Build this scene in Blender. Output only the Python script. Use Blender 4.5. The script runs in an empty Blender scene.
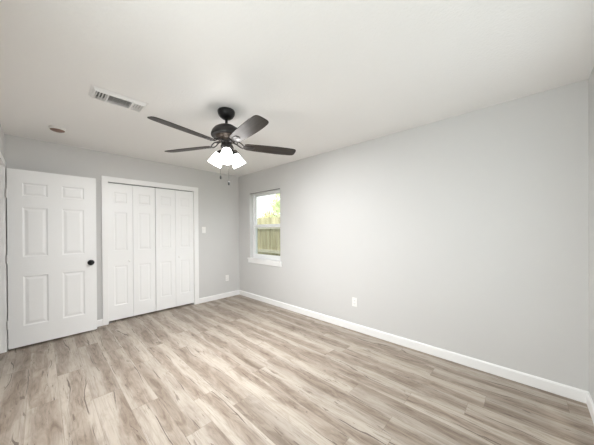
import bpy, bmesh, math, random
from mathutils import Vector, Matrix

random.seed(11)
SC = bpy.context.scene
COL = SC.collection
PI = math.pi

# ------------------------------------------------------------------ room measures (metres)
RX, LX, BY, FY, CH = 2.821, -0.2825, 4.318, -0.348, 2.44
CAM_H = 1.3185

# ------------------------------------------------------------------ camera
def make_camera():
    f, cy, th, pitch, roll = 241.4483, 231.31, 0.8141, -0.0038, -0.0064
    s, c = math.sin(th), math.cos(th)
    sp, cp = math.sin(pitch), math.cos(pitch)
    fwd = Vector((s*cp, c*cp, sp)); up0 = Vector((-s*sp, -c*sp, cp)); r0 = Vector((c, -s, 0))
    sr, cr = math.sin(roll), math.cos(roll)
    right = r0*cr + up0*sr; up = up0*cr - r0*sr
    cam = bpy.data.cameras.new('camera')
    cam.sensor_fit = 'HORIZONTAL'; cam.sensor_width = 36.0
    cam.lens = f*36.0/594.0
    cam.shift_y = (cy-222.5)/594.0
    cam.clip_start = 0.02; cam.clip_end = 200
    o = bpy.data.objects.new('camera', cam); COL.objects.link(o)
    m = Matrix((right, up, -fwd)).transposed().to_4x4()
    m.translation = Vector((0, 0, CAM_H)); o.matrix_world = m
    SC.camera = o
make_camera()

# ------------------------------------------------------------------ sky, sun, added daylight fill, exposure
w = bpy.data.worlds.new('sky'); SC.world = w; w.use_nodes = True
bg = w.node_tree.nodes['Background']
bg.inputs[0].default_value = (0.93, 0.97, 1.0, 1); bg.inputs[1].default_value = 2.05

def sun(energy, direction, angle=0.2, color=(1, .96, .9)):
    l = bpy.data.lights.new('sun', 'SUN'); l.energy = energy; l.angle = angle; l.color = color
    o = bpy.data.objects.new('sun', l); COL.objects.link(o)
    o.rotation_euler = Vector(direction).to_track_quat('-Z', 'Y').to_euler(); o.location = (-6, 2, 9)
sun(3.9, (0.36, 0.10, -0.92))

def area(name, loc, direction, sx, sy, power, color=(1, 1, 1)):
    l = bpy.data.lights.new(name, 'AREA'); l.shape = 'RECTANGLE'; l.size = sx; l.size_y = sy
    l.energy = power; l.color = color
    o = bpy.data.objects.new(name, l); COL.objects.link(o); o.location = loc
    o.rotation_euler = Vector(direction).to_track_quat('-Z', 'Z').to_euler()
# added area light outside the added window beside the camera, fills the room
area('left_fill', (LX-0.30, 0.52, 1.45), (1, 0, 0.1), 1.4, 1.3, 27, (0.97, 0.985, 1.0))
LAMP = 13.0             # radiance of the frosted lamp shades
BULB = 14.4            # watts thrown out of each shade's mouth

SC.view_settings.view_transform = 'Standard'
SC.view_settings.look = 'None'
SC.view_settings.gamma = 1.0
SC.view_settings.use_curve_mapping = False
SC.view_settings.exposure = 0.0
SC.cycles.diffuse_bounces = 8
SC.cycles.max_bounces = 14

# ------------------------------------------------------------------ helpers
def link(o, parent=None):
    COL.objects.link(o)
    if parent is not None: o.parent = parent
    return o
def tag(o, label=None, cat=None, group=None, kind=None):
    if label: o['label'] = label
    if cat: o['category'] = cat
    if group: o['group'] = group
    if kind: o['kind'] = kind
    return o
def empty(name, loc=(0, 0, 0), rz=0.0):
    o = bpy.data.objects.new(name, None); o.location = loc; o.rotation_euler = (0, 0, rz)
    o.empty_display_size = 0.05
    return link(o)
def obj(name, bm, mat, parent=None, smooth=None, loc=None):
    bmesh.ops.remove_doubles(bm, verts=bm.verts, dist=1e-6)
    bmesh.ops.recalc_face_normals(bm, faces=bm.faces)
    me = bpy.data.meshes.new(name); bm.to_mesh(me); bm.free()
    for m in (mat if isinstance(mat, (list, tuple)) else [mat]): me.materials.append(m)
    if smooth:
        for p in me.polygons: p.use_smooth = True
        me.set_sharp_from_angle(angle=math.radians(smooth))
    o = bpy.data.objects.new(name, me)
    if loc: o.location = loc
    return link(o, parent)
def copy_tree(o, parent=None):
    c = o.copy(); COL.objects.link(c); c.parent = parent
    for ch in list(o.children): copy_tree(ch, c)
    return c

def add_box(bm, x0, x1, y0, y1, z0, z1, bev=0.0, seg=2):
    vs = [bm.verts.new((x, y, z)) for x in (x0, x1) for y in (y0, y1) for z in (z0, z1)]
    fs = []
    for q in ((0, 1, 3, 2), (4, 6, 7, 5), (0, 4, 5, 1), (2, 3, 7, 6), (0, 2, 6, 4), (1, 5, 7, 3)):
        fs.append(bm.faces.new([vs[i] for i in q]))
    if bev:
        es = list({e for f in fs for e in f.edges})
        bmesh.ops.bevel(bm, geom=es, offset=bev, segments=seg, affect='EDGES', profile=0.6)
def frame_of(axis):
    a = Vector(axis).normalized()
    h = Vector((0, 0, 1)) if abs(a.z) < 0.9 else Vector((1, 0, 0))
    u = a.cross(h).normalized(); v = a.cross(u).normalized()
    return a, u, v
def add_lathe(bm, prof, origin=(0, 0, 0), axis=(0, 0, 1), n=32, closed=False):
    """prof: (radius, height along the axis)"""
    a, u, v = frame_of(axis); o = Vector(origin); rings = []
    for r, h in prof:
        if r < 1e-5: rings.append([bm.verts.new(o+a*h)])
        else: rings.append([bm.verts.new(o+a*h+(u*math.cos(2*PI*k/n)+v*math.sin(2*PI*k/n))*r) for k in range(n)])
    pairs = list(zip(rings, rings[1:]))
    if closed: pairs.append((rings[-1], rings[0]))
    for p, q in pairs:
        for k in range(n):
            k2 = (k+1) % n
            ids = []
            for vtx in ((p[k % len(p)]), (p[k2 % len(p)]), (q[k2 % len(q)]), (q[k % len(q)])):
                if vtx not in ids: ids.append(vtx)
            if len(ids) > 2:
                try: bm.faces.new(ids)
                except ValueError: pass
    if not closed:
        for rg in (rings[0], rings[-1]):
            if len(rg) > 2:
                try: bm.faces.new(rg)
                except ValueError: pass
def add_tube(bm, pts, r, n=10, r_end=None):
    pts = [Vector(p) for p in pts]; rings = []
    for i, p in enumerate(pts):
        d = (pts[min(i+1, len(pts)-1)]-pts[max(i-1, 0)]).normalized()
        a, u, v = frame_of(d)
        rr = r if r_end is None else r+(r_end-r)*i/(len(pts)-1)
        rings.append([bm.verts.new(p+(u*math.cos(2*PI*k/n)+v*math.sin(2*PI*k/n))*rr) for k in range(n)])
    for p, q in zip(rings, rings[1:]):
        for k in range(n):
            bm.faces.new((p[k], p[(k+1) % n], q[(k+1) % n], q[k]))
    bm.faces.new(rings[0]); bm.faces.new(rings[-1])
def add_prism(bm, poly, ext, mapf, bev=0.0):
    """closed polygon poly (2-D) swept from ext[0] to ext[1]; mapf(u, v, t) gives the point"""
    a = [bm.verts.new(mapf(u, v, ext[0])) for u, v in poly]
    b = [bm.verts.new(mapf(u, v, ext[1])) for u, v in poly]
    f0 = bm.faces.new(a); f1 = bm.faces.new(b); n = len(poly)
    for k in range(n): bm.faces.new((a[k], a[(k+1) % n], b[(k+1) % n], b[k]))
    if bev: bmesh.ops.bevel(bm, geom=list(f0.edges), offset=bev, segments=2, affect='EDGES', profile=0.6)

# ------------------------------------------------------------------ materials
def mat(name, col, rough=0.5, metal=0.0, spec=0.5, bump=None, vary=None):
    m = bpy.data.materials.new(name); m.use_nodes = True
    nt = m.node_tree; b = nt.nodes['Principled BSDF']
    b.inputs['Base Color'].default_value = (*col, 1); b.inputs['Roughness'].default_value = rough
    b.inputs['Metallic'].default_value = metal; b.inputs['Specular IOR Level'].default_value = spec
    geo = nt.nodes.new('ShaderNodeNewGeometry')
    if vary:                      # (scale, amount): faint mottling of the paint itself
        n = nt.nodes.new('ShaderNodeTexNoise'); n.inputs['Scale'].default_value = vary[0]; n.inputs['Detail'].default_value = 3
        nt.links.new(geo.outputs['Position'], n.inputs['Vector'])
        mx = nt.nodes.new('ShaderNodeMixRGB')
        mx.inputs[1].default_value = (*[c*(1-vary[1]) for c in col], 1); mx.inputs[2].default_value = (*[min(1, c*(1+vary[1])) for c in col], 1)
        nt.links.new(n.outputs['Fac'], mx.inputs[0]); nt.links.new(mx.outputs[0], b.inputs['Base Color'])
    if bump:                      # (scale, strength, distance)
        n = nt.nodes.new('ShaderNodeTexNoise'); n.inputs['Scale'].default_value = bump[0]; n.inputs['Detail'].default_value = 2
        nt.links.new(geo.outputs['Position'], n.inputs['Vector'])
        bp = nt.nodes.new('ShaderNodeBump'); bp.inputs['Strength'].default_value = bump[1]; bp.inputs['Distance'].default_value = bump[2]
        nt.links.new(n.outputs['Fac'], bp.inputs['Height']); nt.links.new(bp.outputs[0], b.inputs['Normal'])
    return m

M_WALL = mat('wall_paint', (0.630, 0.625, 0.615), 0.75, spec=0.25, bump=(160, 0.25, 0.002), vary=(3, 0.01))
M_CEIL = mat('ceiling_paint', (0.86, 0.852, 0.84), 0.85, spec=0.2, bump=(70, 0.5, 0.004))
M_TRIM = mat('white_trim_paint', (0.88, 0.876, 0.868), 0.35, spec=0.4, vary=(6, 0.01))
M_DOOR = mat('white_door_paint', (0.88, 0.88, 0.875), 0.38, spec=0.4, bump=(220, 0.08, 0.001))
M_VINYL = mat('white_vinyl', (0.84, 0.85, 0.85), 0.35, spec=0.4, vary=(5, 0.01))
M_PLATE = mat('white_plastic', (0.86, 0.85, 0.83), 0.3, vary=(20, 0.01))
M_SLOT = mat('dark_slot', (0.03, 0.03, 0.03), 0.6, vary=(20, 0.1))
M_BLACK = mat('black_metal', (0.006, 0.006, 0.006), 0.38, spec=0.35, bump=(300, 0.05, 0.001))
M_BRONZE = mat('dark_bronze', (0.028, 0.025, 0.024), 0.33, metal=0.25, spec=0.5, bump=(200, 0.05, 0.001))
M_BRONZE2 = mat('brushed_bronze', (0.075, 0.058, 0.046), 0.35, metal=0.4, bump=(200, 0.05, 0.001))
M_GREYMETAL = mat('grey_metal', (0.36, 0.36, 0.36), 0.4, metal=0.5, vary=(30, 0.05))
M_VENTDARK = mat('vent_duct', (0.22, 0.22, 0.22), 0.7, vary=(30, 0.05))
M_VENT = mat('vent_enamel', (0.80, 0.79, 0.78), 0.4, vary=(30, 0.01))
M_BROWN = mat('brown_plastic', (0.23, 0.135, 0.105), 0.45, vary=(60, 0.15))
M_HEAD = mat('dark_grey', (0.16, 0.15, 0.14), 0.7, vary=(60, 0.1))  # dark grey of the thin strip at the window head
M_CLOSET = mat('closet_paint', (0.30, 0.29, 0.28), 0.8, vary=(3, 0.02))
M_CONC = mat('house_siding', (0.62, 0.60, 0.57), 0.8, vary=(3, 0.03))

def mat_floor():
    m = bpy.data.materials.new('grey_oak_laminate'); m.use_nodes = True
    nt = m.node_tree; N = nt.nodes; L = nt.links; b = N['Principled BSDF']
    geo = N.new('ShaderNodeNewGeometry'); sep = N.new('ShaderNodeSeparateXYZ'); L.new(geo.outputs['Position'], sep.inputs[0])
    def mth(op, a, c=None):
        n = N.new('ShaderNodeMath'); n.operation = op
        for i, v in enumerate((a, c)):
            if v is None: continue
            if isinstance(v, (int, float)): n.inputs[i].default_value = v
            else: L.new(v, n.inputs[i])
        return n.outputs[0]
    PW, PL = 0.178, 1.22
    u = mth('DIVIDE', mth('ADD', sep.outputs['X'], 9.876), PW)
    row = mth('FLOOR', u); fu = mth('FRACT', u)
    wn = N.new('ShaderNodeTexWhiteNoise'); wn.noise_dimensions = '1D'; L.new(row, wn.inputs['W'])
    v = mth('DIVIDE', mth('ADD', mth('ADD', sep.outputs['Y'], 20.0), mth('MULTIPLY', wn.outputs['Value'], PL)), PL)
    colm = mth('FLOOR', v); fv = mth('FRACT', v)
    cmb = N.new('ShaderNodeCombineXYZ'); L.new(row, cmb.inputs[0]); L.new(colm, cmb.inputs[1])
    wn2 = N.new('ShaderNodeTexWhiteNoise'); wn2.noise_dimensions = '2D'; L.new(cmb.outputs[0], wn2.inputs['Vector'])
    rnd = wn2.outputs['Value']
    # per-plank shifted coordinates for the grain
    off = N.new('ShaderNodeCombineXYZ')
    L.new(mth('ADD', sep.outputs['X'], mth('MULTIPLY', rnd, 37.0)), off.inputs[0])
    L.new(mth('ADD', sep.outputs['Y'], mth('MULTIPLY', rnd, 91.0)), off.inputs[1])
    def noise(sx, sy, scale, detail, rough=0.55, dist=0.0):
        mp = N.new('ShaderNodeMapping'); mp.inputs['Scale'].default_value = (sx, sy, 1); L.new(off.outputs[0], mp.inputs[0])
        n = N.new('ShaderNodeTexNoise'); n.inputs['Scale'].default_value = scale; n.inputs['Detail'].default_value = detail
        n.inputs['Roughness'].default_value = rough; n.inputs['Distortion'].default_value = dist
        L.new(mp.outputs[0], n.inputs['Vector']); return n.outputs['Fac']
    def ramp(fac, stops):
        r = N.new('ShaderNodeValToRGB'); L.new(fac, r.inputs[0])
        e = r.color_ramp.elements
        while len(e) < len(stops): e.new(0.5)
        for el, (p, c) in zip(e, stops): el.position = p; el.color = (*c, 1)
        return r.outputs[0]
    def mix(fac, a, c, mode='MIX'):
        n = N.new('ShaderNodeMixRGB'); n.blend_type = mode
        for i, vv in ((0, fac), (1, a), (2, c)):
            if isinstance(vv, (int, float)): n.inputs[i].default_value = vv
            elif isinstance(vv, tuple): n.inputs[i].default_value = (*vv, 1)
            else: L.new(vv, n.inputs[i])
        return n.outputs[0]
    # pale sapwood towards the board's edges, brown heartwood in its middle, split lines where they meet
    wn3 = N.new('ShaderNodeTexWhiteNoise'); wn3.noise_dimensions = '2D'; L.new(mth('MULTIPLY', mth('ADD', row, mth('MULTIPLY', colm, 17.3)), 0.731), wn3.inputs['Vector'])
    rnd2 = wn3.outputs['Value']
    wav = noise(4.5, 1.1, 1.0, 3, 0.45, 0.3)
    s_ = mth('ADD', mth('ADD', fu, mth('MULTIPLY', mth('SUBTRACT', wav, 0.5), 1.15)), mth('MULTIPLY', mth('SUBTRACT', rnd2, 0.5), 0.75))
    dist = mth('ABSOLUTE', mth('SUBTRACT', s_, 0.5))
    heart = ramp(dist, [(0.10, (1, 1, 1)), (0.26, (0.72, 0.72, 0.72)), (0.33, (0.22, 0.22, 0.22)), (0.46, (0, 0, 0))])
    mott = noise(19, 3.6, 1.0, 6, 0.66, 0.9)
    hcol = ramp(mott, [(0.30, (0.155, 0.116, 0.087)), (0.45, (0.243, 0.196, 0.156)), (0.58, (0.312, 0.260, 0.212)), (0.75, (0.380, 0.328, 0.276))])
    scol = ramp(mott, [(0.30, (0.308, 0.259, 0.213)), (0.50, (0.402, 0.352, 0.300)), (0.72, (0.450, 0.405, 0.352))])
    base = mix(heart, scol, hcol)
    tone = ramp(rnd, [(0.0, (0.92, 0.91, 0.90)), (0.5, (1.03, 1.025, 1.02)), (1.0, (1.12, 1.12, 1.115))])
    c1 = mix(1.0, base, tone, 'MULTIPLY')
    fine = noise(95, 3.0, 1.0, 5, 0.7, 0.3)          # fine grain
    c2 = mix(1.0, c1, ramp(fine, [(0.30, (0.70, 0.68, 0.66)), (0.48, (1, 1, 1)), (0.75, (1.07, 1.06, 1.05))]), 'MULTIPLY')
    patch = noise(3.2, 1.6, 1.3, 2, 0.5)
    pm = ramp(patch, [(0.50, (0, 0, 0)), (0.57, (1, 1, 1))])
    split = mth('LESS_THAN', mth('ABSOLUTE', mth('SUBTRACT', dist, 0.34)), mth('MULTIPLY', fine, 0.036))
    crack = noise(24, 2.4, 1.0, 5, 0.62, 2.0)        # knots and short checks
    cm = ramp(crack, [(0.615, (0, 0, 0)), (0.655, (1, 1, 1))])
    c2b = mix(mth('MULTIPLY', mth('MULTIPLY', split, pm), 0.80), c2, (0.085, 0.060, 0.046))
    c3 = mix(mth('MULTIPLY', cm, 0.65), c2b, (0.105, 0.072, 0.053))
    # seams
    du = mth('MULTIPLY', mth('MINIMUM', fu, mth('SUBTRACT', 1.0, fu)), PW)
    dv = mth('MULTIPLY', mth('MINIMUM', fv, mth('SUBTRACT', 1.0, fv)), PL)
    seam = mth('LESS_THAN', mth('MINIMUM', du, dv), 0.0016)
    c4 = mix(mth('MULTIPLY', seam, 0.40), c3, (0.16, 0.12, 0.095))
    L.new(c4, b.inputs['Base Color'])
    b.inputs['Roughness'].default_value = 0.42; b.inputs['Specular IOR Level'].default_value = 0.35
    bp = N.new('ShaderNodeBump'); bp.inputs['Strength'].default_value = 0.12; bp.inputs['Distance'].default_value = 0.001
    L.new(mth('SUBTRACT', fine, mth('MULTIPLY', seam, 0.6)), bp.inputs['Height']); L.new(bp.outputs[0], b.inputs['Normal'])
    return m
M_FLOOR = mat_floor()

def mat_glass():
    m = bpy.data.materials.new('window_glass'); m.use_nodes = True; nt = m.node_tree
    nt.nodes.remove(nt.nodes['Principled BSDF']); out = nt.nodes['Material Output']
    t = nt.nodes.new('ShaderNodeBsdfTransparent'); t.inputs[0].default_value = (0.96, 0.98, 0.97, 1)
    g = nt.nodes.new('ShaderNodeBsdfGlossy'); g.inputs['Roughness'].default_value = 0.02
    mx = nt.nodes.new('ShaderNodeMixShader'); mx.inputs[0].default_value = 0.05
    nt.links.new(t.outputs[0], mx.inputs[1]); nt.links.new(g.outputs[0], mx.inputs[2])
    nt.links.new(mx.outputs[0], out.inputs[0]); return m
M_GLASS = mat_glass()
def mat_screen():
    m = bpy.data.materials.new('insect_mesh'); m.use_nodes = True; nt = m.node_tree
    b = nt.nodes['Principled BSDF']; out = nt.nodes['Material Output']
    b.inputs['Base Color'].default_value = (0.03, 0.03, 0.028, 1); b.inputs['Roughness'].default_value = 0.7
    t = nt.nodes.new('ShaderNodeBsdfTransparent'); mx = nt.nodes.new('ShaderNodeMixShader'); mx.inputs[0].default_value = 0.27
    nt.links.new(t.outputs[0], mx.inputs[1]); nt.links.new(b.outputs[0], mx.inputs[2]); nt.links.new(mx.outputs[0], out.inputs[0])
    return m
M_SCREEN = mat_screen()
def mat_shade():
    m = bpy.data.materials.new('lit_frosted_glass'); m.use_nodes = True; nt = m.node_tree
    b = nt.nodes['Principled BSDF']
    b.inputs['Base Color'].default_value = (0.9, 0.89, 0.87, 1); b.inputs['Roughness'].default_value = 0.4
    b.inputs['Emission Color'].default_value = (1.0, 0.985, 0.96, 1); b.inputs['Emission Strength'].default_value = LAMP
    return m
M_SHADE = mat_shade()
def mat_wood(name, a, c, sx, sy, sz, rough=0.6):
    m = bpy.data.materials.new(name); m.use_nodes = True; nt = m.node_tree; b = nt.nodes['Principled BSDF']
    tc = nt.nodes.new('ShaderNodeTexCoord'); mp = nt.nodes.new('ShaderNodeMapping'); mp.inputs['Scale'].default_value = (sx, sy, sz)
    n = nt.nodes.new('ShaderNodeTexNoise'); n.inputs['Scale'].default_value = 1.0; n.inputs['Detail'].default_value = 5
    r = nt.nodes.new('ShaderNodeValToRGB'); r.color_ramp.elements[0].position = 0.32; r.color_ramp.elements[1].position = 0.68
    r.color_ramp.elements[0].color = (*a, 1); r.color_ramp.elements[1].color = (*c, 1)
    nt.links.new(tc.outputs['Object'], mp.inputs[0]); nt.links.new(mp.outputs[0], n.inputs['Vector'])
    nt.links.new(n.outputs['Fac'], r.inputs[0]); nt.links.new(r.outputs[0], b.inputs['Base Color'])
    b.inputs['Roughness'].default_value = rough; return m
M_BLADE = mat_wood('dark_walnut_blade', (0.020, 0.015, 0.012), (0.042, 0.032, 0.026), 3, 55, 10, 0.46)
M_BLADE.node_tree.nodes['Principled BSDF'].inputs['Specular IOR Level'].default_value = 0.36
M_FENCE = mat_wood('weathered_cedar', (0.34, 0.30, 0.17), (0.66, 0.60, 0.38), 8, 9, 0.8, 0.85)
M_RAIL = mat_wood('pale_cedar', (0.60, 0.56, 0.42), (0.72, 0.68, 0.54), 8, 2, 12, 0.85)
M_BARK = mat_wood('tree_bark', (0.14, 0.10, 0.07), (0.30, 0.24, 0.18), 12, 12, 2, 0.9)
M_LAWN = mat('lawn_grass', (0.13, 0.16, 0.06), 0.9, vary=(9, 0.4), bump=(60, 0.5, 0.02))
def mat_leaf(name, a, c):
    m = bpy.data.materials.new(name); m.use_nodes = True; nt = m.node_tree; b = nt.nodes['Principled BSDF']
    gi = nt.nodes.new('ShaderNodeNewGeometry'); mx = nt.nodes.new('ShaderNodeMixRGB')
    mx.inputs[1].default_value = (*a, 1); mx.inputs[2].default_value = (*c, 1)
    nt.links.new(gi.outputs['Random Per Island'], mx.inputs[0]); nt.links.new(mx.outputs[0], b.inputs['Base Color'])
    b.inputs['Roughness'].default_value = 0.6
    tr = nt.nodes.new('ShaderNodeBsdfTranslucent'); nt.links.new(mx.outputs[0], tr.inputs[0])
    ms = nt.nodes.new('ShaderNodeMixShader'); ms.inputs[0].default_value = 0.5; out = nt.nodes['Material Output']
    nt.links.new(b.outputs[0], ms.inputs[1]); nt.links.new(tr.outputs[0], ms.inputs[2]); nt.links.new(ms.outputs[0], out.inputs[0])
    return m
M_LEAF = mat_leaf('green_leaves', (0.66, 0.74, 0.40), (0.88, 0.90, 0.68))
M_LEAF2 = mat_leaf('yellow_leaves', (0.84, 0.70, 0.34), (0.92, 0.85, 0.62))

# ------------------------------------------------------------------ the room shell
T = 0.14
WY0, WY1, WZ0, WZ1 = 3.06, 3.940, 0.785, 2.046        # window opening in the right wall
CX0, CX1, CZ = 0.640, 1.894, 2.042                    # closet opening in the back wall
DY0, DY1, DZ = 3.362, 4.166, 2.056                    # door opening in the left wall
FX0, FX1, FZ0, FZ1 = 0.55, 2.15, 0.80, 2.10           # opening of the added window behind the camera

def struct(name, bm, m, label, cat, smooth=None):
    return tag(obj(name, bm, m, None, smooth), label, cat, None, 'structure')

bm = bmesh.new(); add_box(bm, LX-1.45, RX+T, FY-T, BY+T+0.62, -0.10, 0.0)
struct('floor', bm, M_FLOOR, 'pale grey-brown laminate plank floor with dark grain streaks', 'floor')
bm = bmesh.new(); add_box(bm, LX-1.45, RX+T, FY-T, BY+T+0.62, CH, CH+0.12)
struct('ceiling', bm, M_CEIL, 'white lightly textured ceiling around the fan', 'ceiling')

bm = bmesh.new()                                       # right wall with the window opening
add_box(bm, RX, RX+T, FY-T, WY0, 0, CH); add_box(bm, RX, RX+T, WY1, BY+T, 0, CH)
add_box(bm, RX, RX+T, WY0, WY1, 0, WZ0-0.001); add_box(bm, RX, RX+T, WY0, WY1, WZ1, CH)
struct('wall_right', bm, M_WALL, 'long plain light grey wall with the window near its far end', 'wall')
bm = bmesh.new()                                       # back wall with the closet opening
add_box(bm, LX-T, CX0, BY, BY+T, 0, CH); add_box(bm, CX1, RX, BY, BY+T, 0, CH); add_box(bm, CX0, CX1, BY, BY+T, CZ, CH)
struct('wall_back', bm, M_WALL, 'grey wall around the white closet doors', 'wall')
bm = bmesh.new()                                       # left wall with the doorway
LT = 0.115
add_box(bm, LX-LT, LX, FY-T, -0.18, 0, CH); add_box(bm, LX-LT, LX, 1.22, DY0, 0, CH)
add_box(bm, LX-LT, LX, -0.18, 1.22, 0, FZ0); add_box(bm, LX-LT, LX, -0.18, 1.22, FZ1, CH); add_box(bm, LX-LT, LX, DY1, BY, 0, CH); add_box(bm, LX-LT, LX, DY0, DY1, DZ, CH)
struct('wall_left', bm, M_WALL, 'thin sliver of grey wall above the doorway at the left edge', 'wall')
bm = bmesh.new()                                       # front wall behind the camera
add_box(bm, LX, FX0, FY-T, FY, 0, CH); add_box(bm, FX1, RX, FY-T, FY, 0, CH)
add_box(bm, FX0, FX1, FY-T, FY, 0, FZ0); add_box(bm, FX0, FX1, FY-T, FY, FZ1, CH)
struct('wall_front', bm, M_WALL, 'narrow strip of grey wall at the right edge of the photo', 'wall')
bm = bmesh.new()                                       # hallway beyond the doorway
add_box(bm, LX-1.45, LX-1.33, 2.0, BY+T+0.62, 0, CH)
add_box(bm, LX-1.33, LX-LT, 2.0, 2.1, 0, CH); add_box(bm, LX-1.33, LX-T, BY+T, BY+T+0.1, 0, CH)
struct('wall_hall', bm, M_WALL, 'grey hallway wall beyond the open white door', 'wall')
bm = bmesh.new()                                       # closet shell
add_box(bm, CX0-0.35, CX0-0.25, BY+T, BY+T+0.62, 0, CH); add_box(bm, CX1+0.25, CX1+0.35, BY+T, BY+T+0.62, 0, CH)
add_box(bm, CX0-0.25, CX1+0.25, BY+T+0.52, BY+T+0.62, 0, CH)
struct('wall_closet', bm, M_CLOSET, 'dark inside wall of the closet behind the folding doors', 'wall')

# baseboards
BB, BT = 0.0907, 0.014
PROF = [(0, 0), (BT, 0), (BT, BB-0.012), (BT*0.55, BB), (0, BB)]
def baseboard(name, runs, label):
    bm = bmesh.new()
    for kind, a, b_ in runs:
        f = {'R': lambda u, v, t: (RX-u, t, v), 'B': lambda u, v, t: (t, BY-u, v),
             'L': lambda u, v, t: (LX+u, t, v), 'F': lambda u, v, t: (t, FY+u, v)}[kind]
        add_prism(bm, PROF, (a, b_), f)
    struct(name, bm, M_TRIM, label, 'baseboard')
baseboard('baseboard_right', [('R', FY, BY)], 'long white baseboard below the plain right wall')
baseboard('baseboard_back', [('B', LX, 0.581), ('B', 1.958, RX-BT)], 'white baseboard on either side of the closet')
baseboard('baseboard_front', [('F', LX, RX-BT)], 'short white baseboard end at the lower right corner')
baseboard('baseboard_left', [('L', FY+BT, 3.31), ('L', 4.222, BY-BT)], 'white baseboard beside the doorway at the left edge')

# ------------------------------------------------------------------ closet trim and folding doors
def casing_poly(o0, o1, oz, i0, i1, iz):
    return [(o0, 0), (o0, oz), (o1, oz), (o1, 0), (i1, 0), (i1, iz), (i0, iz), (i0, 0)]
bm = bmesh.new()
add_prism(bm, casing_poly(0.5815, 1.9575, 2.103, 0.650, 1.884, 2.034), (BY-0.017, BY), lambda u, v, t: (u, t, v), 0.004)
add_prism(bm, casing_poly(CX0, CX1, CZ, 0.652, 1.882, 2.0335), (BY, BY+T), lambda u, v, t: (u, t, v))
t1 = struct('trim_1', bm, M_TRIM, 'flat white casing around the closet opening', 'door casing')
bm = bmesh.new(); add_box(bm, 0.656, 1.878, BY+0.045, BY+0.072, 2.024, 2.0335)
obj('closet_track', bm, M_VENTDARK, t1)

def panel_face(bm, W, H, y, sgn, rects, depth):
    xs = sorted({0, W} | {r[0] for r in rects} | {r[1] for r in rects})
    zs = sorted({0, H} | {r[2] for r in rects} | {r[3] for r in rects})
    def inside(x, z): return any(r[0] < x < r[1] and r[2] < z < r[3] for r in rects)
    for a, b_ in zip(xs, xs[1:]):
        for c, d in zip(zs, zs[1:]):
            if not inside((a+b_)/2, (c+d)/2):
                bm.faces.new([bm.verts.new(p) for p in ((a, y, c), (b_, y, c), (b_, y, d), (a, y, d))])
    for x0, x1, z0, z1 in rects:
        k = min(x1-x0, z1-z0)/0.2; k = min(1.0, max(0.6, k))
        rings = []
        for ins, dp in ((0, 0), (0.004*k, depth*0.35), (0.013*k, depth), (0.020*k, depth), (0.042*k, depth*0.25), (0.046*k, depth*0.2)):
            rings.append([bm.verts.new(p) for p in ((x0+ins, y+sgn*dp, z0+ins), (x1-ins, y+sgn*dp, z0+ins), (x1-ins, y+sgn*dp, z1-ins), (x0+ins, y+sgn*dp, z1-ins))])
        for p, q in zip(rings, rings[1:]):
            for i in range(4): bm.faces.new((p[i], p[(i+1) % 4], q[(i+1) % 4], q[i]))
        bm.faces.new(rings[-1])
def panel_slab(W, H, TH, rects, depth=0.009):
    bm = bmesh.new()
    panel_face(bm, W, H, 0, 1, rects, depth); panel_face(bm, W, H, TH, -1, rects, depth)
    xs = sorted({0, W} | {r[0] for r in rects} | {r[1] for r in rects}); zs = sorted({0, H} | {r[2] for r in rects} | {r[3] for r in rects})
    for a, b_ in zip(xs, xs[1:]):
        for z in (0, H): bm.faces.new([bm.verts.new(p) for p in ((a, 0, z), (b_, 0, z), (b_, TH, z), (a, TH, z))])
    for a, b_ in zip(zs, zs[1:]):
        for x in (0, W): bm.faces.new([bm.verts.new(p) for p in ((x, 0, a), (x, 0, b_), (x, TH, b_), (x, TH, a))])
    return bm
LEAF_W, LEAF_Z0, LEAF_Z1 = 0.3035, 0.026, 2.020
def leaf_bm():
    a, b_ = 0.070, LEAF_W-0.070
    return panel_slab(LEAF_W, LEAF_Z1-LEAF_Z0, 0.030, [(a, b_, 1.735-LEAF_Z0, 1.892-LEAF_Z0), (a, b_, 1.035-LEAF_Z0, 1.600-LEAF_Z0), (a, b_, 0.235-LEAF_Z0, 0.812-LEAF_Z0)], 0.0045)
def bifold(name, x0, label, knob_leaf, knob_x, bracket_x):
    root = tag(empty(name, (x0, BY+0.034, 0)), label, 'closet door', 'white folding closet doors', 'structure')
    for k in range(2):
        lf = obj('leaf', leaf_bm(), M_DOOR, root, None, (k*(LEAF_W+0.0035), 0, LEAF_Z0))
        if k == knob_leaf:
            bm = bmesh.new()
            add_lathe(bm, [(0.006, 0), (0.006, 0.010), (0.013, 0.016), (0.015, 0.022), (0.011, 0.028), (0, 0.030)], (knob_x, 0, 0.878-LEAF_Z0), (0, -1, 0), 20)
            tag(obj('knob', bm, M_PLATE, lf, 40), 'small round white knob')
    bm = bmesh.new(); add_box(bm, bracket_x, bracket_x+0.036, -0.004, 0.020, 0.0, 0.012, 0.001)
    tag(obj('pivot_bracket', bm, M_GREYMETAL, root), 'grey metal floor bracket')
    return root
bifold('door_2', 0.6555, 'left pair of white panelled folding closet doors', 0, 0.255, 0.004)
d3 = bifold('door_3', 0.6555+2*(LEAF_W+0.0035)+0.004, 'right pair of white panelled folding closet doors', 1, LEAF_W-0.255, 2*LEAF_W-0.036)
bm = bmesh.new(); add_box(bm, -0.011, 0.007, -0.004, 0.020, 2.0205, 2.032, 0.001)
tag(obj('track_guide', bm, M_BLACK, d3), 'small black track guide')

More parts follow.
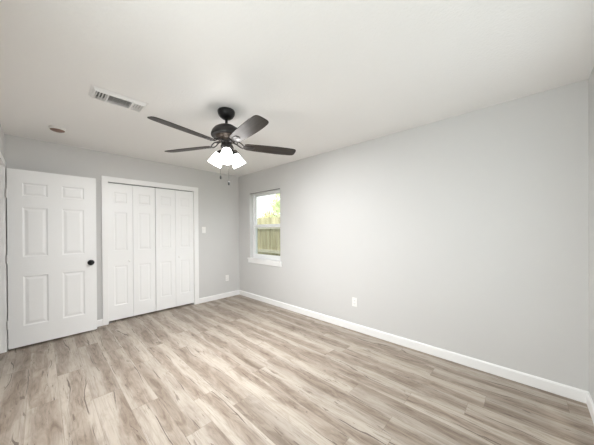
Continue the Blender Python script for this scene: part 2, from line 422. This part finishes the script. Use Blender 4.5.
# ------------------------------------------------------------------ the open door and its frame in the left wall
bm = bmesh.new()
add_prism(bm, casing_poly(3.312, 4.214, 2.104, 3.374, 4.154, 2.046), (LX+0.0165, LX), lambda u, v, t: (t, u, v), 0.003)
add_prism(bm, casing_poly(3.312, 4.214, 2.104, 3.374, 4.154, 2.046), (LX-LT-0.0165, LX-LT), lambda u, v, t: (t, u, v), 0.003)
add_prism(bm, casing_poly(DY0, DY1, DZ, 3.378, 4.150, 2.041), (LX-LT, LX), lambda u, v, t: (t, u, v))
add_prism(bm, casing_poly(3.378, 4.150, 2.041, 3.390, 4.138, 2.029), (LX-0.075, LX-0.040), lambda u, v, t: (t, u, v))
struct('trim_2', bm, M_TRIM, 'white door casing and jamb at the left edge of the photo', 'door casing')

DX, DW, DZ0, DZ1 = -0.2575, 0.760, 0.023, 2.026
door = tag(empty('door_1', (DX, 4.146, 0)), 'open white six panel door with a black knob', 'door', None, 'structure')
rx = [(0.112, 0.312), (0.434, 0.640)]
rz = [(0.250, 0.815), (1.036, 1.600), (1.733, 1.880)]
obj('slab', panel_slab(DW, DZ1-DZ0, 0.035, [(a, b_, c-DZ0, d-DZ0) for a, b_ in rx for c, d in rz], 0.0052), M_DOOR, door, None, (0, 0, DZ0))
for sgn, y in ((-1, 0.0), (1, 0.035)):
    bm = bmesh.new(); kx, kz = 0.445-DX, 0.914
    add_lathe(bm, [(0.0, 0), (0.035, 0), (0.035, 0.004), (0.031, 0.008), (0.014, 0.011), (0.012, 0.022), (0.020, 0.030), (0.0265, 0.040), (0.0275, 0.050), (0.023, 0.059), (0.012, 0.064), (0, 0.065)],
              (kx, y, kz), (0, sgn, 0), 28)
    tag(obj('door_knob', bm, M_BLACK, door, 40), 'round black door knob')
for z0, z1 in ((1.700, 1.795), (0.975, 1.062), (0.247, 0.337)):
    bm = bmesh.new()
    add_lathe(bm, [(0.0055, z0), (0.0055, z1)], (-0.0035, -0.004, 0), (0, 0, 1), 12)
    add_lathe(bm, [(0.0001, z1), (0.004, z1), (0.004, z1+0.004), (0, z1+0.005)], (-0.0035, -0.004, 0), (0, 0, 1), 12)
    add_box(bm, -0.005, -0.0003, -0.002, 0.028, z0, z1)
    obj('hinge', bm, M_TRIM, door, 40)

# ------------------------------------------------------------------ window in the right wall
win = tag(empty('window_1', (RX, 3.5, WZ0)), 'white single hung window with a wooden fence outside', 'window', None, 'structure')
win_off = Vector((RX, 3.5, WZ0))
def wpart(name, bm, m, parent=None):
    o = obj(name, bm, m, None); o.parent = parent or win
    if parent is None: o.location = -win_off
    return o
def rect_frame(bm, x0, x1, y0, y1, z0, z1, wl, wr, wb, wt, bev=0.002):
    add_box(bm, x0, x1, y0, y0+wr, z0, z1, bev); add_box(bm, x0, x1, y1-wl, y1, z0, z1, bev)
    add_box(bm, x0, x1, y0+wr, y1-wl, z0, z0+wb, bev); add_box(bm, x0, x1, y0+wr, y1-wl, z1-wt, z1, bev)
bm = bmesh.new()
rect_frame(bm, RX+0.075, RX+T-0.005, WY0+0.001, WY1-0.001, WZ0+0.001, WZ1-0.001, 0.028, 0.028, 0.030, 0.030)
wpart('window_frame', bm, M_VINYL)
bm = bmesh.new(); rect_frame(bm, RX+0.107, RX+0.130, WY0+0.030, WY1-0.030, 1.385, WZ1-0.032, 0.040, 0.040, 0.050, 0.030)
us = wpart('upper_sash', bm, M_VINYL)
bm = bmesh.new(); add_box(bm, RX+0.117, RX+0.121, WY0+0.068, WY1-0.068, 1.433, WZ1-0.060); wpart('pane', bm, M_GLASS, us)
bm = bmesh.new(); rect_frame(bm, RX+0.079, RX+0.104, WY0+0.030, WY1-0.030, WZ0+0.032, 1.430, 0.040, 0.040, 0.046, 0.048)
ls = wpart('lower_sash', bm, M_VINYL)
bm = bmesh.new(); add_box(bm, RX+0.089, RX+0.093, WY0+0.068, WY1-0.068, WZ0+0.076, 1.384); wpart('pane', bm, M_GLASS, ls)
bm = bmesh.new(); rect_frame(bm, RX+0.136, RX+0.146, WY0+0.014, WY1-0.026, WZ0+0.020, 1.44, 0.026, 0.026, 0.026, 0.026)
sf = wpart('screen_frame', bm, M_VINYL)
bm = bmesh.new(); add_box(bm, RX+0.1405, RX+0.1412, WY0+0.038, WY1-0.050, WZ0+0.044, 1.416); wpart('insect_screen', bm, M_SCREEN, sf)
bm = bmesh.new(); add_box(bm, RX-0.022, RX+0.074, WY0+0.001, WY1-0.001, WZ0-0.022, WZ0+0.003, 0.004)
add_box(bm, RX-0.030, RX-0.0005, WY0-0.035, WY1+0.050, WZ0-0.022, WZ0+0.003, 0.005)
add_box(bm, RX-0.018, RX-0.0005, WY0-0.030, WY1+0.042, WZ0-0.092, WZ0-0.022, 0.004)
wpart('window_sill', bm, M_TRIM)
bm = bmesh.new(); add_box(bm, RX-0.002, RX+0.004, WY0+0.004, WY1-0.004, WZ1-0.011, WZ1-0.0005, 0.001)  # thin dark strip along the top edge of the opening
tag(wpart('head_strip', bm, M_HEAD), 'dark thin strip along the window head')

# unseen windows added beside and behind the camera to light the room
def added_window(name, loc, rz, half, label):
    r = tag(empty(name, loc, rz), label, 'window', None, 'structure'); H = FZ1-FZ0; bm = bmesh.new()
    for a, b_, c, d in ((-half+0.001, -half+0.04, 0.001, H-0.001), (half-0.04, half-0.001, 0.001, H-0.001), (-half+0.04, half-0.04, 0.001, 0.04), (-half+0.04, half-0.04, H-0.04, H-0.001), (-0.02, 0.02, 0.04, H-0.04)):
        add_box(bm, a, b_, -0.03, 0.02, c, d, 0.002)
    obj('window_frame', bm, M_VINYL, r)
    for a, b_ in ((-half+0.04, -0.02), (0.02, half-0.04)):
        bm = bmesh.new(); add_box(bm, a, b_, -0.008, -0.004, 0.04, H-0.04); obj('pane', bm, M_GLASS, r)
added_window('added_window_2', (1.35, FY-0.07, FZ0), 0, 0.80, 'white window added in the unseen wall behind the camera')
added_window('added_window_3', (LX-0.06, 0.52, FZ0), -PI/2, 0.70, 'white window added in the unseen wall left of the camera')

# ------------------------------------------------------------------ ceiling fan
FXC, FYC = 1.197, 2.029
fan = tag(empty('ceiling_fan', (FXC, FYC, CH)), 'dark bronze five blade ceiling fan with three lit white shades', 'ceiling fan')
def fz(z): return z-CH
def fpart(name, prof, m, n=40, parent=fan):
    bm = bmesh.new(); add_lathe(bm, [(r, fz(z)) for r, z in prof], (0, 0, 0), (0, 0, 1), n); return obj(name, bm, m, parent, 35)
fpart('canopy', [(0.0, 2.4395), (0.076, 2.4395), (0.079, 2.434), (0.079, 2.424), (0.073, 2.402), (0.060, 2.382), (0.042, 2.368), (0.022, 2.361), (0.0, 2.360)], M_BLACK)
fpart('downrod', [(0.0, 2.364), (0.0125, 2.364), (0.0125, 2.316), (0.022, 2.314), (0.025, 2.297), (0.0, 2.297)], M_BLACK, 20)
fpart('motor_housing', [(0.0, 2.303), (0.040, 2.301), (0.080, 2.290), (0.110, 2.270), (0.130, 2.245), (0.139, 2.221), (0.140, 2.207), (0.136, 2.199), (0.128, 2.197), (0.0, 2.197)], M_BRONZE, 48)
fpart('motor_collar', [(0.0, 2.197), (0.104, 2.197), (0.100, 2.190), (0.084, 2.182), (0.072, 2.174), (0.066, 2.164), (0.072, 2.160), (0.072, 2.154), (0.0, 2.153)], M_BRONZE2)
fpart('switch_housing', [(0.0, 2.153), (0.056, 2.153), (0.055, 2.148), (0.047, 2.142), (0.047, 2.116), (0.054, 2.110), (0.053, 2.096), (0.038, 2.082), (0.016, 2.072), (0.0, 2.071)], M_BRONZE)

def blade_bm():
    bm = bmesh.new(); outline = []
    top = [(0.165, 0.040), (0.19, 0.052), (0.26, 0.058), (0.36, 0.063), (0.48, 0.067), (0.57, 0.066), (0.640, 0.061), (0.662, 0.055), (0.674, 0.043), (0.679, 0.025)]
    outline = top+[(r, -w_) for r, w_ in reversed(top)]
    add_prism(bm, outline, (-0.003, 0.003), lambda u, v, t: (u, v, t), 0.0015)
    return bm
def iron_bm():
    bm = bmesh.new()
    add_prism(bm, [(0.150, 0.018), (0.215, 0.030), (0.250, 0.022), (0.262, 0.0), (0.250, -0.022), (0.215, -0.030), (0.150, -0.018)], (-0.0085, -0.0035), lambda u, v, t: (u, v, t), 0.001)
    for s in (-1, 1):                                  # two arms that bow apart and meet at the hub
        add_tube(bm, [(0.062, s*0.010, 0.033), (0.083, s*0.020, 0.033), (0.108, s*0.032, 0.026), (0.130, s*0.034, 0.012), (0.150, s*0.024, -0.004), (0.165, s*0.014, -0.006)], 0.0062, 10)
    add_tube(bm, [(0.100, -0.026, 0.029), (0.100, 0.026, 0.029)], 0.005, 8)
    for x, y in ((0.19, 0.016), (0.19, -0.016), (0.235, 0.0)):
        add_lathe(bm, [(0.0045, -0.0085), (0.004, -0.0105), (0, -0.011)], (x, y, 0), (0, 0, 1), 10)
    return bm
PITCH = math.radians(-12)
blade_me = None
for k in range(5):
    if blade_me is None:
        bl = obj('blade', blade_bm(), M_BLADE, fan); ir = obj('blade_iron', iron_bm(), M_BRONZE, bl, 40); blade_me = bl
    else:
        bl = copy_tree(blade_me, fan)
    ang = math.radians(-26.5+72*k)
    bl.location = (0, 0, fz(2.122)); bl.rotation_mode = 'XYZ'; bl.rotation_euler = (PITCH, 0, ang)

TILT = math.radians(33)
def shade_bm():
    bm = bmesh.new()
    out = [(0.033, 0.0), (0.040, 0.010), (0.047, 0.035), (0.055, 0.072), (0.062, 0.100), (0.065, 0.118)]
    inn = [(r-0.004, h) for r, h in reversed(out)]
    add_lathe(bm, out+inn, (0, 0, 0), (0, 0, -1), 28, closed=True); return bm
def holder_bm():
    bm = bmesh.new()
    add_lathe(bm, [(0.0, 0.030), (0.014, 0.030), (0.020, 0.024), (0.034, 0.004), (0.038, -0.006), (0.034, -0.006), (0.0, 0.0)], (0, 0, 0), (0, 0, 1), 24); return bm
def bulb_bm():
    bm = bmesh.new()
    add_lathe(bm, [(0.0, 0.002), (0.013, 0.002), (0.013, -0.024), (0.019, -0.040), (0.026, -0.062), (0.026, -0.074), (0.018, -0.090), (0, -0.096)], (0, 0, 0), (0, 0, 1), 20); return bm
first = None
for az in (-120, -5, 117):
    a = math.radians(az); r0, z0 = 0.070, 2.050
    if first is None:
        sh = obj('lamp_shade', shade_bm(), M_SHADE, fan, 40)
        tag(sh, 'lit frosted white glass shade')
        obj('shade_holder', holder_bm(), M_BRONZE, sh, 40); obj('bulb', bulb_bm(), M_SHADE, sh, 40); first = sh
    else: sh = copy_tree(first, fan)
    sh.location = (r0*math.cos(a), r0*math.sin(a), fz(z0)); sh.rotation_euler = (0, -TILT, a)
    li = bpy.data.lights.new('bulb_light', 'AREA'); li.shape = 'DISK'; li.size = 0.09; li.energy = BULB; li.color = (0.96, 0.97, 0.985)
    lo = bpy.data.objects.new('bulb_light', li); link(lo, sh); lo.location = (0, 0, -0.100); lo.rotation_euler = (0, math.radians(13), 0)
    bm = bmesh.new(); tl = Vector((math.cos(a), math.sin(a), 0)); ax = tl*(-math.sin(TILT))+Vector((0, 0, math.cos(TILT)))
    top = tl*r0+Vector((0, 0, fz(z0)))+ax*0.026
    add_tube(bm, [tl*0.030+Vector((0, 0, fz(2.104))), tl*0.042+Vector((0, 0, fz(2.106))), top], 0.009, 10)
    obj('lamp_arm', bm, M_BRONZE, fan, 40)
ir_ = Vector((0.687, -0.727, 0))
for off, zt, zb in ((-0.058, 2.098, 1.842), (0.018, 2.09, 1.785)):
    p = ir_*off; bm = bmesh.new(); z = zt
    add_tube(bm, [(p.x, p.y, fz(zt)), (p.x, p.y, fz(zb))], 0.0009, 6)
    while z > zb:
        add_lathe(bm, [(0, 0.0016), (0.0014, 0.0008), (0.0014, -0.0008), (0, -0.0016)], (p.x, p.y, fz(z)), (0, 0, 1), 6); z -= 0.008
    ch = obj('pull_chain', bm, M_BRONZE, fan)
    bm = bmesh.new(); add_lathe(bm, [(0, 0.0), (0.004, -0.002), (0.0075, -0.012), (0.0085, -0.026), (0.0065, -0.038), (0, -0.041)], (p.x, p.y, fz(zb)), (0, 0, 1), 14)
    tag(obj('chain_fob', bm, M_BLACK, ch, 40), 'small dark bronze fob')

# ------------------------------------------------------------------ ceiling vent
VX0, VX1, VY0, VY1 = 0.270, 0.655, 2.395, 2.600
vent = tag(empty('ceiling_vent', ((VX0+VX1)/2, (VY0+VY1)/2, CH)), 'white louvred air vent in the ceiling left of the fan', 'air vent')
hx, hy = (VX1-VX0)/2, (VY1-VY0)/2
def vring(bm, a0, b0, z0, a1, b1, z1):
    p = [bm.verts.new(q) for q in ((-a0, -b0, z0), (a0, -b0, z0), (a0, b0, z0), (-a0, b0, z0))]
    q = [bm.verts.new(s) for s in ((-a1, -b1, z1), (a1, -b1, z1), (a1, b1, z1), (-a1, b1, z1))]
    for i in range(4): bm.faces.new((p[i], p[(i+1) % 4], q[(i+1) % 4], q[i]))
bm = bmesh.new(); ia, ib = hx-0.028, hy-0.028; VD = -0.027
vring(bm, hx, hy, -0.0004, hx, hy, -0.003); vring(bm, hx, hy, -0.003, hx-0.012, hy-0.012, -0.006)
vring(bm, hx-0.012, hy-0.012, -0.006, ia+0.004, ib+0.004, VD); vring(bm, ia+0.004, ib+0.004, VD, ia-0.003, ib-0.003, VD); vring(bm, ia-0.003, ib-0.003, VD, ia-0.003, ib-0.003, -0.0004)
obj('vent_frame', bm, M_VENT, vent)
bm = bmesh.new(); add_box(bm, -ia, ia, -ib, ib, -0.0016, -0.0004); obj('duct_backing', bm, M_VENTDARK, vent)
bm = bmesh.new()
bm.free()
for x in (-ia+0.082, ia-0.082):
    bm = bmesh.new(); add_box(bm, x-0.004, x+0.004, -ib+0.003, ib-0.003, VD, -0.002); obj('divider', bm, M_VENT, vent)
def slat(x, y, along, L_, tilt):
    bm = bmesh.new(); w2 = 0.0075; c, s = math.cos(tilt)*w2, math.sin(tilt)*w2
    pts = [(-c, -s), (c, s), (c, s+0.001), (-c, -s+0.001)]
    if along == 'x': add_prism(bm, pts, (x-L_/2, x+L_/2), lambda u, v, t: (t, y+u, -0.0190+v))
    else: add_prism(bm, pts, (y-L_/2, y+L_/2), lambda u, v, t: (x+u, t, -0.0190+v))
    obj('louvre', bm, M_VENT, vent)
for i in range(7): slat(0, -ib+0.012+i*(2*ib-0.024)/6, 'x', 2*(ia-0.087), math.radians(38))
for i in range(4):
    slat(-ia+0.012+i*0.0195, 0, 'y', 2*ib-0.007, math.radians(40)); slat(ia-0.012-i*0.0195, 0, 'y', 2*ib-0.007, math.radians(-40))
bm = bmesh.new(); add_box(bm, -ia+0.001, -ia+0.007, -ib-0.004, -ib+0.012, -0.036, -0.026, 0.001)
obj('damper_lever', bm, M_GREYMETAL, vent)

# ------------------------------------------------------------------ smoke detector
sm = tag(empty('smoke_detector', (0.128, 3.655, CH)), 'small round white smoke detector with a brown underside', 'smoke detector')
bm = bmesh.new(); add_lathe(bm, [(0.0, -0.0004), (0.064, -0.0004), (0.066, -0.004), (0.066, -0.024), (0.063, -0.028), (0.0, -0.028)], n=36); obj('base', bm, M_PLATE, sm, 35)
bm = bmesh.new(); add_lathe(bm, [(0.0, -0.028), (0.059, -0.028), (0.057, -0.031), (0.045, -0.037), (0.028, -0.040), (0.0, -0.041)], n=36)
tag(obj('cover', bm, M_BROWN, sm, 35), 'brown domed cover')

# ------------------------------------------------------------------ switch and outlets
def plate_bm(w_=0.072, h_=0.117, t=0.006):
    bm = bmesh.new(); add_box(bm, -w_/2, w_/2, -t, -0.0004, -h_/2, h_/2, 0.0025); return bm
sw = tag(empty('light_switch', (2.063, BY, 1.337)), 'white light switch on the grey wall beside the closet', 'light switch')
obj('wall_plate', plate_bm(), M_PLATE, sw)
bm = bmesh.new(); add_box(bm, -0.006, 0.006, -0.016, -0.006, -0.002, 0.016, 0.0015); add_box(bm, -0.009, 0.009, -0.0075, -0.006, -0.018, 0.018, 0.0008); obj('toggle', bm, M_PLATE, sw)
def outlet(loc, rz_, label):
    o = tag(empty('wall_outlet', loc, rz_), label, 'power outlet', 'white wall outlets')
    obj('wall_plate', plate_bm(), M_PLATE, o)
    for dz in (0.0195, -0.0195):
        bm = bmesh.new(); add_box(bm, -0.0165, 0.0165, -0.0078, -0.0055, dz-0.014, dz+0.014, 0.003); r = obj('receptacle', bm, M_PLATE, o)
        bm = bmesh.new()
        for x in (-0.0065, 0.0065): add_box(bm, x-0.0012, x+0.0012, -0.0082, -0.0077, dz-0.003, dz+0.006)
        add_box(bm, -0.002, 0.002, -0.0082, -0.0077, dz-0.0095, dz-0.0055); obj('slot', bm, M_SLOT, r)
outlet((2.533, BY, 0.379), 0, 'white power outlet low on the wall between closet and corner')
outlet((RX, 1.629, 0.373), -PI/2, 'white power outlet low on the long plain right wall')

# ------------------------------------------------------------------ outdoors
bm = bmesh.new(); add_box(bm, RX+T+0.02, 26, -8, 26, -0.22, -0.12)
struct('ground', bm, M_LAWN, 'grass yard outside the window', 'lawn')
FNX, FTOP = 5.6, 1.80
fence = tag(empty('wooden_fence', (FNX, 6.0, -0.12)), 'weathered wooden board fence outside the window', 'fence')
bm = bmesh.new(); y = -3.0
while y < 4.5:
    wv = 0.138+random.uniform(-0.004, 0.004); top = FTOP+0.12+random.uniform(-0.012, 0.012); dx = random.uniform(-0.003, 0.003)
    add_prism(bm, [(y, 0), (y+wv, 0), (y+wv, top-0.03), (y+wv-0.03, top), (y+0.03, top), (y, top-0.03)], (dx, dx+0.016), lambda u, v, t: (t, u, v)); y += wv+0.012
obj('board_panel', bm, M_FENCE, fence)
for z in (0.70, 1.55):
    bm = bmesh.new(); add_box(bm, -0.042, -0.004, -3.0, 4.5, z-0.055, z+0.055, 0.003); obj('rail', bm, M_RAIL, fence)
for y in (-2.6, -0.2, 2.2):
    bm = bmesh.new(); add_box(bm, -0.135, -0.045, y-0.045, y+0.045, 0.0, FTOP+0.06, 0.003); obj('post', bm, M_RAIL, fence)

def tree(loc, h, crown, n, m, label, seed):
    rd = random.Random(seed)
    root = tag(empty('tree', loc), label, 'tree', 'trees beyond the fence')
    bm = bmesh.new()
    add_tube(bm, [(0, 0, 0), (0.05, 0.03, h*0.3), (-0.03, 0.06, h*0.6), (0, 0, h*0.92)], 0.12, 10, 0.03)
    for k in range(7):
        a = k*2.4; z = h*(0.40+0.07*k); L_ = crown[0]*(0.8-0.06*k)
        add_tube(bm, [(0, 0, z), (math.cos(a)*L_*0.5, math.sin(a)*L_*0.5, z+0.25), (math.cos(a)*L_, math.sin(a)*L_, z+0.55)], 0.04, 6, 0.01)
    obj('trunk', bm, M_BARK, root, 40)
    bm = bmesh.new(); cl = []
    for k in range(26):
        d = Vector((rd.gauss(0, 1), rd.gauss(0, 1), rd.gauss(0, 1))).normalized()*rd.uniform(0.35, 0.95)
        cl.append(Vector((d.x*crown[0], d.y*crown[1], h*0.68+d.z*crown[2])))
    for k in range(n):
        c = rd.choice(cl); p = c+Vector((rd.gauss(0, 0.24), rd.gauss(0, 0.24), rd.gauss(0, 0.2)))
        u = Vector((rd.gauss(0, 1), rd.gauss(0, 1), rd.gauss(0, 1))).normalized(); v = u.orthogonal().normalized(); s = rd.uniform(0.05, 0.09)
        bm.faces.new([bm.verts.new(q) for q in (p-u*s, p+v*s*0.5, p+u*s, p-v*s*0.5)])
    me_o = obj('foliage', bm, m, root); me_o['kind'] = 'stuff'
    return root
tree((9.2, 9.3, -0.12), 3.9, (1.3, 1.3, 1.2), 3800, M_LEAF, 'light green leafy tree behind the fence', 3)
tree((9.8, 11.6, -0.12), 2.9, (0.8, 0.8, 0.7), 2200, M_LEAF2, 'pale yellow bushy tree behind the fence', 8)
